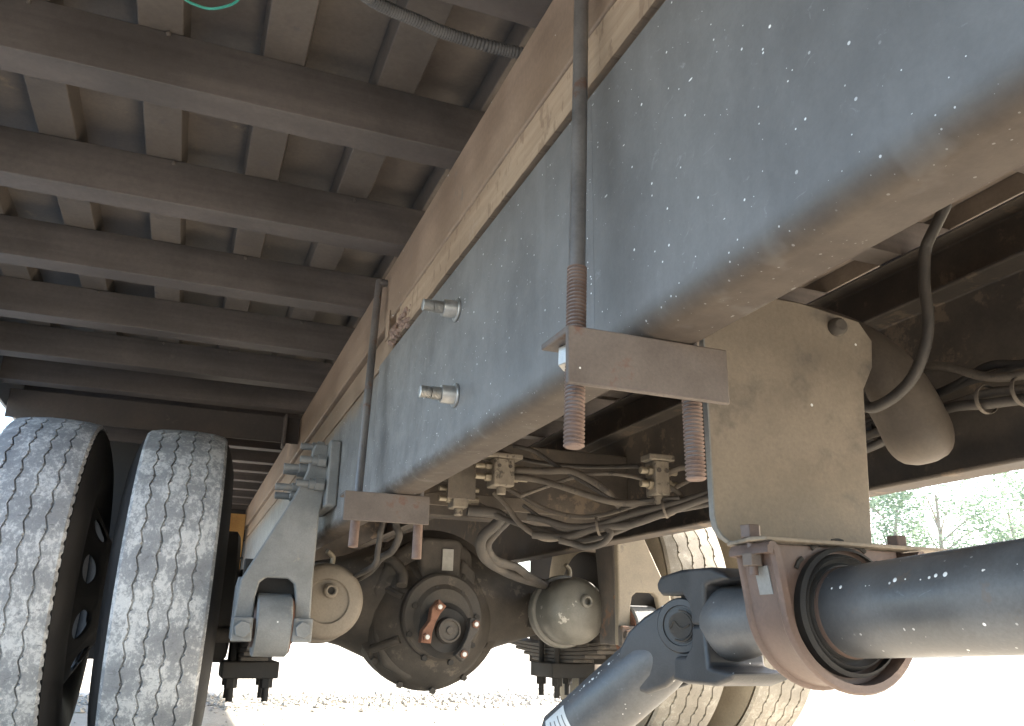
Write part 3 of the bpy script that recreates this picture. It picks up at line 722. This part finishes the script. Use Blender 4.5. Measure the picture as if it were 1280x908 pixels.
for sgn in (-1, 1):
    c = J + S2 * (sgn * .05)
    MB().lathe([(0, -.009), (.038, -.009), (.0425, -.005), (.0425, .004), (.040, .0075), (.031, .008), (.030, .0055), (.027, .0055), (.0265, .0075), (0, .0082)], c, S2 * sgn, 40).build('bearing_cap', 'yoke', rs, angle=30)
    b = MB(); out = [(-.043 * math.cos(a), .043 * math.sin(a)) for a in [math.radians(-90 + 15 * i) for i in range(13)]]
    out += [(.05, .052), (.085, .052), (.12, .040), (.14, .018), (.14, -.018), (.12, -.040), (.085, -.052), (.05, -.052)]
    n_ = len(out)
    for t_, k_ in ((-.012, 1), (.001, 1), (.0055, .93)):
        for u2, w2 in out: b.v.append(tuple(c + D2 * (u2 if u2 < 0 else u2 * (.5 + .5 * k_)) + N2 * (w2 * k_) + S2 * (sgn * (t_ - (max(u2, 0) / .14) * .010))))
    b.f = [tuple(range(n_)), tuple(reversed(range(2 * n_, 3 * n_)))]
    for r_ in (0, n_): b.f += [(r_ + i, r_ + (i + 1) % n_, r_ + n_ + (i + 1) % n_, r_ + n_ + i) for i in range(n_)]
    b.build('yoke_ear', 'yoke', rs, .003, angle=50)
# curved mark cast in the visible cap
c = J + S2 * (.0605)
def capt(a, r): return c + D2 * (r * math.cos(a)) + N2 * (r * math.sin(a))
MB().tube([capt(.5 + i * .45, .023) for i in range(9)], .0016, 6, 3).build('cast_mark', 'silhouette', rs)
MB().tube([capt(2.6, .016), capt(1.8, .006), capt(-.6, .004), capt(-1.2, .012), capt(-.4, .018)], .0016, 6, 4).build('cast_mark', 'silhouette', rs)
# white label wrapped on the tube
V2 = S2 * .62 + N2 * (.78 if N2.z > 0 else -.78)
a0 = math.atan2(1, 1)
d_, u_, v_ = frame_of(D2); w0 = side_angle(D2, (-.75, -.45, .3))
lb = MB()
for i in range(9):
    a = w0 - .45 + i * .9 / 8
    for t in (.262, .308): lb.v.append(tuple(J + d_ * t + (u_ * math.cos(a) + v_ * math.sin(a)) * .0540))
for i in range(8): lb.f.append((2*i, 2*i+1, 2*i+3, 2*i+2))
lo = lb.build('paper_label', 'sticker', rs)
for k in range(4):
    lb = MB(); t = .269 + k * .009
    for i in range(5):
        a = w0 - .33 + (k % 2) * .08 + i * .5 / 4
        for tt in (t, t + .0022): lb.v.append(tuple(J + d_ * tt + (u_ * math.cos(a) + v_ * math.sin(a)) * .0543))
    for i in range(4): lb.f.append((2*i, 2*i+1, 2*i+3, 2*i+2))
    lb.build('print_line', 'sticker_ink', lo); lo.children[-1].location = (0, 0, 0)
dots(rs, J, D2, .0535, .085, .255, 22, side_angle(D2, (-.62, -.3, .75)), 8)

# ------------------------------------------------------------------ frame crossmembers
fc = thing('tube_crossmember', 'dusty bent tube crossmember behind the bracket plate', 'crossmember', (1.0, 1.05, .8))
MB().tube([(.43, 1.07, .93), (.72, 1.07, .935), (.93, 1.065, .93), (1.02, 1.05, .915), (1.053, 1.01, .87), (1.072, .982, .815), (1.09, .968, .75), (1.10, .963, .695)], .054, 28, 6,
    lambda t, i: .054 if t < .86 else .054 * math.sqrt(max(.004, 1 - ((t - .86) / .14) ** 2 * .9))).build('pipe', 'pipe', fc)
fm = thing('frame_crossmember', 'dark channel crossmember above the hose cluster', 'crossmember', (.79, 2.15, .72))
MB().prism([(2.14, .72), (2.21, .72), (2.21, .726), (2.147, .727), (2.147, .93), (2.21, .931), (2.21, .937), (2.14, .937)], 'x', .376, 1.211).build('channel', 'far_rail', fm, .003)
MB().prism([(.44, .74), (.60, .775), (.86, .775), (.98, .735)], 'y', 2.08, 2.086).build('gusset', 'pipe', fm, .002)

# ------------------------------------------------------------------ hoses and valves
HP = {
 'A': [(0.758, 1.941, 0.821), (0.818, 1.892, 0.816), (0.873, 1.845, 0.813), (0.911, 1.813, 0.792), (0.942, 1.784, 0.764), (.98, 1.77, .72)],
 'B': [(0.758, 1.941, 0.805), (0.805, 1.903, 0.796), (0.854, 1.862, 0.777), (0.901, 1.821, 0.755), (0.945, 1.781, 0.735), (0.989, 1.74, 0.726), (1.06, 1.69, .735)],
 'C': [(0.778, 1.926, 0.754), (0.835, 1.878, 0.778), (0.892, 1.829, 0.798), (0.946, 1.781, 0.802), (0.991, 1.74, 0.793), (1.026, 1.716, 0.78)],
 'D': [(0.76, 1.938, 0.885), (0.804, 1.903, 0.869), (0.849, 1.866, 0.829), (0.901, 1.821, 0.785), (0.938, 1.788, 0.753), (0.971, 1.757, 0.729), (1.015, 1.716, 0.731), (1.077, 1.655, 0.734)],
 'E': [(0.79, 1.91, .70), (0.825, 1.886, 0.692), (0.877, 1.841, 0.673), (0.927, 1.796, 0.675), (0.988, 1.74, 0.697), (1.052, 1.679, 0.717), (1.132, 1.599, 0.746), (1.15, 1.3, .78), (1.14, 1.1, .79)],
 'F': [(0.80, 1.90, .655), (0.844, 1.87, 0.65), (0.877, 1.841, 0.649), (0.927, 1.796, 0.669), (0.987, 1.74, 0.674), (1.051, 1.679, 0.7), (1.131, 1.599, 0.734), (1.15, 1.3, .75), (1.14, 1.1, .77)],
 'G': [(0.85, 1.85, .64), (0.881, 1.837, 0.632), (0.909, 1.813, 0.623), (0.935, 1.788, 0.63), (0.952, 1.773, 0.653), (0.943, 1.781, 0.67)],
 'H': [(0.722, 1.971, 0.765), (0.748, 1.95, 0.731), (0.774, 1.93, 0.688), (0.806, 1.903, 0.657), (0.835, 1.878, 0.644), (0.877, 1.841, 0.651)],
 'I': [(0.783, 1.922, 0.73), (0.825, 1.886, 0.692), (0.863, 1.854, 0.667), (0.9, 1.821, 0.672)],
 'J1': [(0.66, 2.0, 0.719), (0.73, 1.99, 0.715), (0.75, 2.0, 0.70), (0.718, 2.05, 0.654), (0.764, 2.15, 0.616), (0.871, 2.3, 0.598), (1.001, 2.45, 0.584), (1.16, 2.55, 0.566)],
 'J2': [(0.77, 2.03, 0.712), (0.784, 2.04, 0.705), (0.758, 2.05, 0.675), (0.752, 2.1, 0.644), (0.811, 2.2, 0.616), (0.917, 2.3, 0.607), (1.023, 2.45, 0.592), (1.16, 2.55, 0.553)],
 'K1': [(0.52, 2.2, 0.75), (0.522, 2.2, 0.696), (0.533, 2.2, 0.666), (0.528, 2.25, 0.63), (0.509, 2.3, 0.613), (0.501, 2.4, 0.582), (0.46, 2.52, 0.55)],
 'K2': [(0.487, 2.2, 0.75), (0.485, 2.2, 0.698), (0.48, 2.2, 0.663), (0.488, 2.25, 0.628), (0.488, 2.3, 0.59), (0.45, 2.5, 0.56)],
 'M': [(1.13, 1.0, 0.85), (1.12, 0.959, 0.86), (1.12, 0.907, 0.843), (1.12, 0.854, 0.813), (1.12, 0.79, 0.797), (1.12, 0.65, 0.787), (1.13, .2, .79)],
 'N': [(1.13, 0.2, .775), (1.13, 0.73, 0.77), (1.13, 0.801, 0.779), (1.13, 0.858, 0.788), (1.13, 0.922, 0.786), (1.13, 0.985, 0.788), (1.13, 1.11, 0.774), (1.14, 1.4, .76)],
 'O': [(1.12, 0.2, .76), (1.12, 0.725, 0.756), (1.12, 0.797, 0.762), (1.12, 0.854, 0.769), (1.12, 0.944, 0.779), (1.12, 1.103, 0.749), (1.14, 1.4, .74)],
 'P': [(1.14, .7, .83), (1.14, 0.841, 0.819), (1.14, 0.899, 0.819), (1.14, 0.946, 0.815), (1.14, 0.996, 0.807), (1.14, 1.15, 0.803)],
 'Q': [(1.14, 0.2, .80), (1.14, 0.728, 0.81), (1.14, 0.801, 0.82), (1.14, 0.858, 0.834), (1.14, 0.925, 0.819), (1.14, 0.99, 0.813), (1.14, 1.15, .79)],
}
def hose(key, name, r, mat, label, group=None, ties=0):
    m = MB().tube(HP[key], r, 12, 8); o = m.build(name, mat); tag(o, label, 'hose', group); return o
hose('A', 'air_hose', .0095, 'hose', 'thick tan hose curving down from the left valve block, upper of its pair')
hose('B', 'air_hose', .0085, 'hose', 'tan hose dropping right from the left valve just below the upper thick hose')
hose('C', 'air_hose', .005, 'hose', 'thin pale hose arching from left valve to right valve')
hose('D', 'air_hose', .0055, 'darkhose', 'slim hose looping down from the dark frame above the valves')
hose('E', 'air_hose', .009, 'darkhose', 'upper dark hose of the bundle rising right to the far rail')
hose('F', 'air_hose', .0095, 'darkhose', 'lower dark hose of the bundle rising right to the far rail')
hose('G', 'air_hose', .008, 'darkhose', 'short dark hose loop hanging lowest under the bundle')
hose('H', 'air_hose', .007, 'hose', 'brown hose slanting from the left valve into the bundle')
hose('I', 'air_hose', .005, 'darkhose', 'thin dark hose slipping into the bundle behind the brown one')
hose('J1', 'air_hose', .0145, 'darkhose', 'thick looped brake hose left of its twin above the far chamber')
hose('J2', 'air_hose', .0125, 'darkhose', 'thick looped brake hose inside its twin above the far chamber')
hose('K1', 'air_hose', .010, 'darkhose', 'dark hose curling below the small clamp towards the tan chamber')
hose('K2', 'air_hose', .008, 'darkhose', 'straighter dark hose below the small clamp beside the curled one')
hose('M', 'cable', .0075, 'hose', 'topmost hose along the far rail at the right edge')
hose('N', 'cable', .008, 'hose', 'pale middle cable of the harness along the far rail')
hose('O', 'cable', .0085, 'darkhose', 'lowest cable of the harness along the far rail')
hose('P', 'cable', .006, 'darkhose', 'thin cable fanning out behind the braided loop')
hose('Q', 'cable', .007, 'darkhose', 'sloping dark cable above the harness on the far rail')
HP['R'] = [(.70, 1.98, .80), (.76, 1.95, .77), (.84, 1.90, .72), (.92, 1.84, .70), (1.0, 1.77, .72), (1.08, 1.70, .76), (1.14, 1.60, .80), (1.15, 1.3, .82)]
HP['S'] = [(.69, 2.0, .735), (.75, 1.97, .70), (.83, 1.90, .665), (.90, 1.84, .64), (.97, 1.78, .66), (1.05, 1.70, .70), (1.15, 1.58, .725), (1.15, 1.2, .76)]
HP['T'] = [(1.07, 1.69, .80), (1.10, 1.66, .81), (1.13, 1.6, .79), (1.14, 1.4, .80), (1.14, 1.1, .83)]
HP['U'] = [(1.06, 1.69, .77), (1.09, 1.67, .74), (1.07, 1.68, .70), (1.0, 1.74, .685), (.93, 1.80, .66)]
HP['W'] = [(.66, 2.03, .80), (.62, 2.05, .86), (.70, 2.05, .90), (.82, 1.98, .86), (.93, 1.9, .84), (1.02, 1.74, .82)]
hose('R', 'air_hose', .006, 'hose', 'slim tan line sagging between the two valve blocks')
hose('S', 'air_hose', .0075, 'darkhose', 'dark line under the bundle running from the square valve')
hose('T', 'air_hose', .0075, 'hose', 'tan line leaving the upright valve towards the bracket plate')
hose('U', 'air_hose', .0055, 'hose', 'short pale line curling under the upright valve')
hose('W', 'air_hose', .006, 'darkhose', 'thin line arching high over both valve blocks')
# cable ties
for i, (p, ax_) in enumerate((((1.125, .80, .775), (0, 1, 0)), ((1.125, .86, .778), (0, 1, .1)), ((.93, 1.793, .672), (1, -.8, .2)), ((1.05, 1.68, .709), (1, -.9, .3)))):
    d = Vector(ax_).normalized(); c = Vector(p)
    o = MB().lathe([(.0215, -.003), (.0232, -.003), (.0232, .003), (.0215, .003), (.0215, -.003)], c, d, 24).build('cable_tie', 'hose')
    tag(o, ('pale tie round the harness nearest the right edge', 'pale tie round the harness nearest the braided loop', 'tie at the knot of the dark hose bundle', 'tie on the dark bundle nearest the bracket plate')[i], 'cable tie', 'ties on the hoses')
# braided loop hose at right
lp = thing('braided_hose', 'ribbed hose hanging in a loop behind the bracket plate', 'hose', (1.0, .85, .77))
LP = [(1.02, .79, 1.06), (1.0, 0.811, 1.01), (1.0, 0.822, 0.996), (1.0, 0.829, 0.972), (1.0, 0.835, 0.934), (1.0, 0.837, 0.886), (1.0, 0.849, 0.846), (1.0, 0.876, 0.807), (1.0, 0.913, 0.785), (1.0, 0.955, 0.776), (1.0, 0.979, 0.783), (1.0, 0.99, 0.81)]
MB().tube(LP, .0085, 14, 18, lambda t, i: .0085 + (.0009 if i % 2 else 0) * (1 if t > .55 else .3)).build('ribbed_sleeve', 'darkhose', lp, angle=60)
# corrugated conduit and green wire under the bed
CD = [(.06, .87, 1.229), (0.105, 0.883, 1.229), (0.135, 0.898, 1.229), (0.167, 0.907, 1.229), (0.2, 0.912, 1.229), (0.237, 0.92, 1.229), (0.274, 0.922, 1.229), (0.323, 0.922, 1.229), (0.366, 0.919, 1.2295), (0.45, 0.916, 1.23)]
o = MB().tube(CD, .009, 14, 36, lambda t, i: .0084 + (.001 if i % 4 < 2 else 0)).build('corrugated_conduit', 'conduit', angle=60)
tag(o, 'grey corrugated conduit hanging across the top of the bed', 'conduit')
o = MB().tube([(-.13, .96, 1.24), (-0.117, 0.979, 1.23), (-0.1, 0.997, 1.23), (-0.085, 1.002, 1.23), (-0.069, 1.002, 1.23), (-0.051, 0.991, 1.23), (-0.034, 0.971, 1.23), (-.02, .94, 1.24)], .0019, 8, 8).build('wire_loop', 'teal')
tag(o, 'thin green wire loop drooping at the top left', 'wire')
# valves
def valve(c, s, label, seed):
    x, y, z = c; w, d, h = s
    r = thing('air_valve', label, 'valve', (x, y, z - h / 2))
    MB().box(x - w * .28, x + w * .28, y - d / 2, y + d / 2, z - h / 2, z + h * .35).build('valve_body', 'valve', r, .004, segs=3)
    MB().box(x - w * .5, x + w * .5, y - d * .55, y + d * .4, z + h * .35, z + h * .5).build('cover', 'valve', r, .003)
    for sx, dz in ((-1, .1), (1, .12), (-1, -.22), (1, -.2)):
        f = MB().hexa((x + sx * w * .281, y - d * .1, z + h * dz), (x + sx * w * .45, y - d * .1, z + h * dz), h * .13).cyl((x + sx * w * .45, y - d * .1, z + h * dz), (x + sx * w * .72, y - d * .1, z + h * dz), h * .085)
        f.build('fitting', 'brass', r, .001)
    MB().cyl((x, y - d * .1, z - h / 2), (x, y - d * .1, z - h * .72), h * .14).build('exhaust_port', 'valve', r, .002)
    for sx in (-.15, .15): MB().hexa((x + sx * w, y - d * .56, z + h * .1), (x + sx * w, y - d * .501, z + h * .1), h * .06).build('screw', 'darkiron', r)
    return r
valve((.73, 1.95, .818), (.10, .06, .085), 'tan air valve block the pale hoses sprout from', 1)
valve((.64, 2.02, .765), (.075, .05, .082), 'square tan valve beside the small clamp end', 2)
valve((1.045, 1.70, .79), (.07, .05, .10), 'dusty upright valve left of the hanging threaded rod', 3)
MB_ = MB().box(.60, .675, 1.985, 1.992, .745, .835)
tag(MB_.build('valve_bracket', 'hose', None, .001), 'flat brown plate with two holes carrying the square valve', 'bracket')
# ------------------------------------------------------------------ tail panel seen past the tyres, added sheets behind them
rp = thing('tail_board', 'orange panel far back under the bed between tyre and rail', 'panel', (.36, 6.0, .85))
MB().box(.24, .352, 5.95, 5.97, .70, 1.17).build('board', 'orange', rp, .003)
MB().box(.13, .20, 5.92, 5.94, .78, 1.02).build('lamp_box', 'rust', rp, .003)
MB().box(.225, .237, 5.90, 5.95, .66, 1.15).build('post', 'silhouette', rp, .002)
MB().box(.22, .36, 5.88, 5.90, .86, .875).build('strip', 'silhouette', rp, .002)
for x0, x1, lb in ((-.66, .07, 'black mud flap added behind the left tyres to close a bright gap'), (1.51, 2.12, 'black mud flap added behind the far tyres to close a bright gap')):
    f = thing('added_mud_flap', lb, 'mud flap', ((x0 + x1) / 2, 3.6, .3), 'added mud flaps behind the wheels')
    MB().box(x0, x1, 3.60, 3.612, .30, 1.16).build('flap', 'rubber', f, .002)  # flap added to darken the bright gap behind the tyres
    MB().box(x0, x1, 3.585, 3.5995, 1.13, 1.2188).build('hanger_bar', 'cross', f, .002)
ub = thing('tail_gap_blocker', 'dark plate added to block daylight far behind the axle', 'crossmember', (.79, 6.3, .5))
MB().box(.376, 1.7, 6.22, 6.23, .50, 1.2188).build('plate', 'far_rail', ub, .002)  # added plates that close bright gaps under the tail
MB().box(-.2, .376, 6.1, 6.11, .45, 1.2188).build('blocker_wing', 'silhouette', ub, .002)
# ------------------------------------------------------------------ trees
def tree(x, y, h, w, seed, label):
    rr = random.Random(seed); root = thing('tree', label, 'tree', (x, y, 0), 'trees beyond the yard')
    t = MB().tube([(x, y, 0), (x + rr.uniform(-.2, .2), y, h * .3), (x + rr.uniform(-.3, .3), y + rr.uniform(-.3, .3), h * .65)], .16, 10, 6, lambda u, i: .12 * (1 - .75 * u))
    for k in range(7):
        a = rr.uniform(0, 6.28); z0 = h * rr.uniform(.25, .6); L = w * rr.uniform(.5, .9)
        t.tube([(x, y, z0), (x + L * .5 * math.cos(a), y + L * .5 * math.sin(a), z0 + L * .4), (x + L * math.cos(a), y + L * math.sin(a), z0 + L * .6)], .03, 6, 4, lambda u, i: .035 * (1 - .8 * u))
    t.build('trunk', 'bark', root)
    c = MB(); cl = [(x + rr.gauss(0, w * .45), y + rr.gauss(0, w * .45), h * rr.uniform(.2, 1.0), w * rr.uniform(.16, .36)) for _ in range(70)]
    for i in range(11000):
        cx, cy, cz, cr = rr.choice(cl); d = Vector((rr.gauss(0, 1), rr.gauss(0, 1), rr.gauss(0, 1))).normalized() * cr * rr.random() ** .4
        p = Vector((cx, cy, max(cz, .4))) + d; q = rr.uniform(.03, .075)
        _, u, v = frame_of((rr.gauss(0, 1), rr.gauss(0, 1), rr.gauss(0, 1.2)))
        b = len(c.v); c.v += [tuple(p - u * q), tuple(p + v * q * .5), tuple(p + u * q), tuple(p - v * q * .5)]; c.f.append((b, b + 1, b + 2, b + 3))
    c.build('crown', 'leaf', root)
for i, (x, y, h, w) in enumerate(((18.6, 18, 6.4, 2.0), (21.2, 18.5, 7.2, 2.3), (24, 18.2, 6.6, 2.2), (27.5, 19, 7.5, 2.6))):
    tree(x, y, h, w, 40 + i, ('pale leafy tree in the bright gap, nearest the bracket plate', 'taller pale tree in the bright gap between its neighbours', 'lower bushy tree in the bright gap near the right edge', 'pale tree at the right edge of the bright gap')[i])
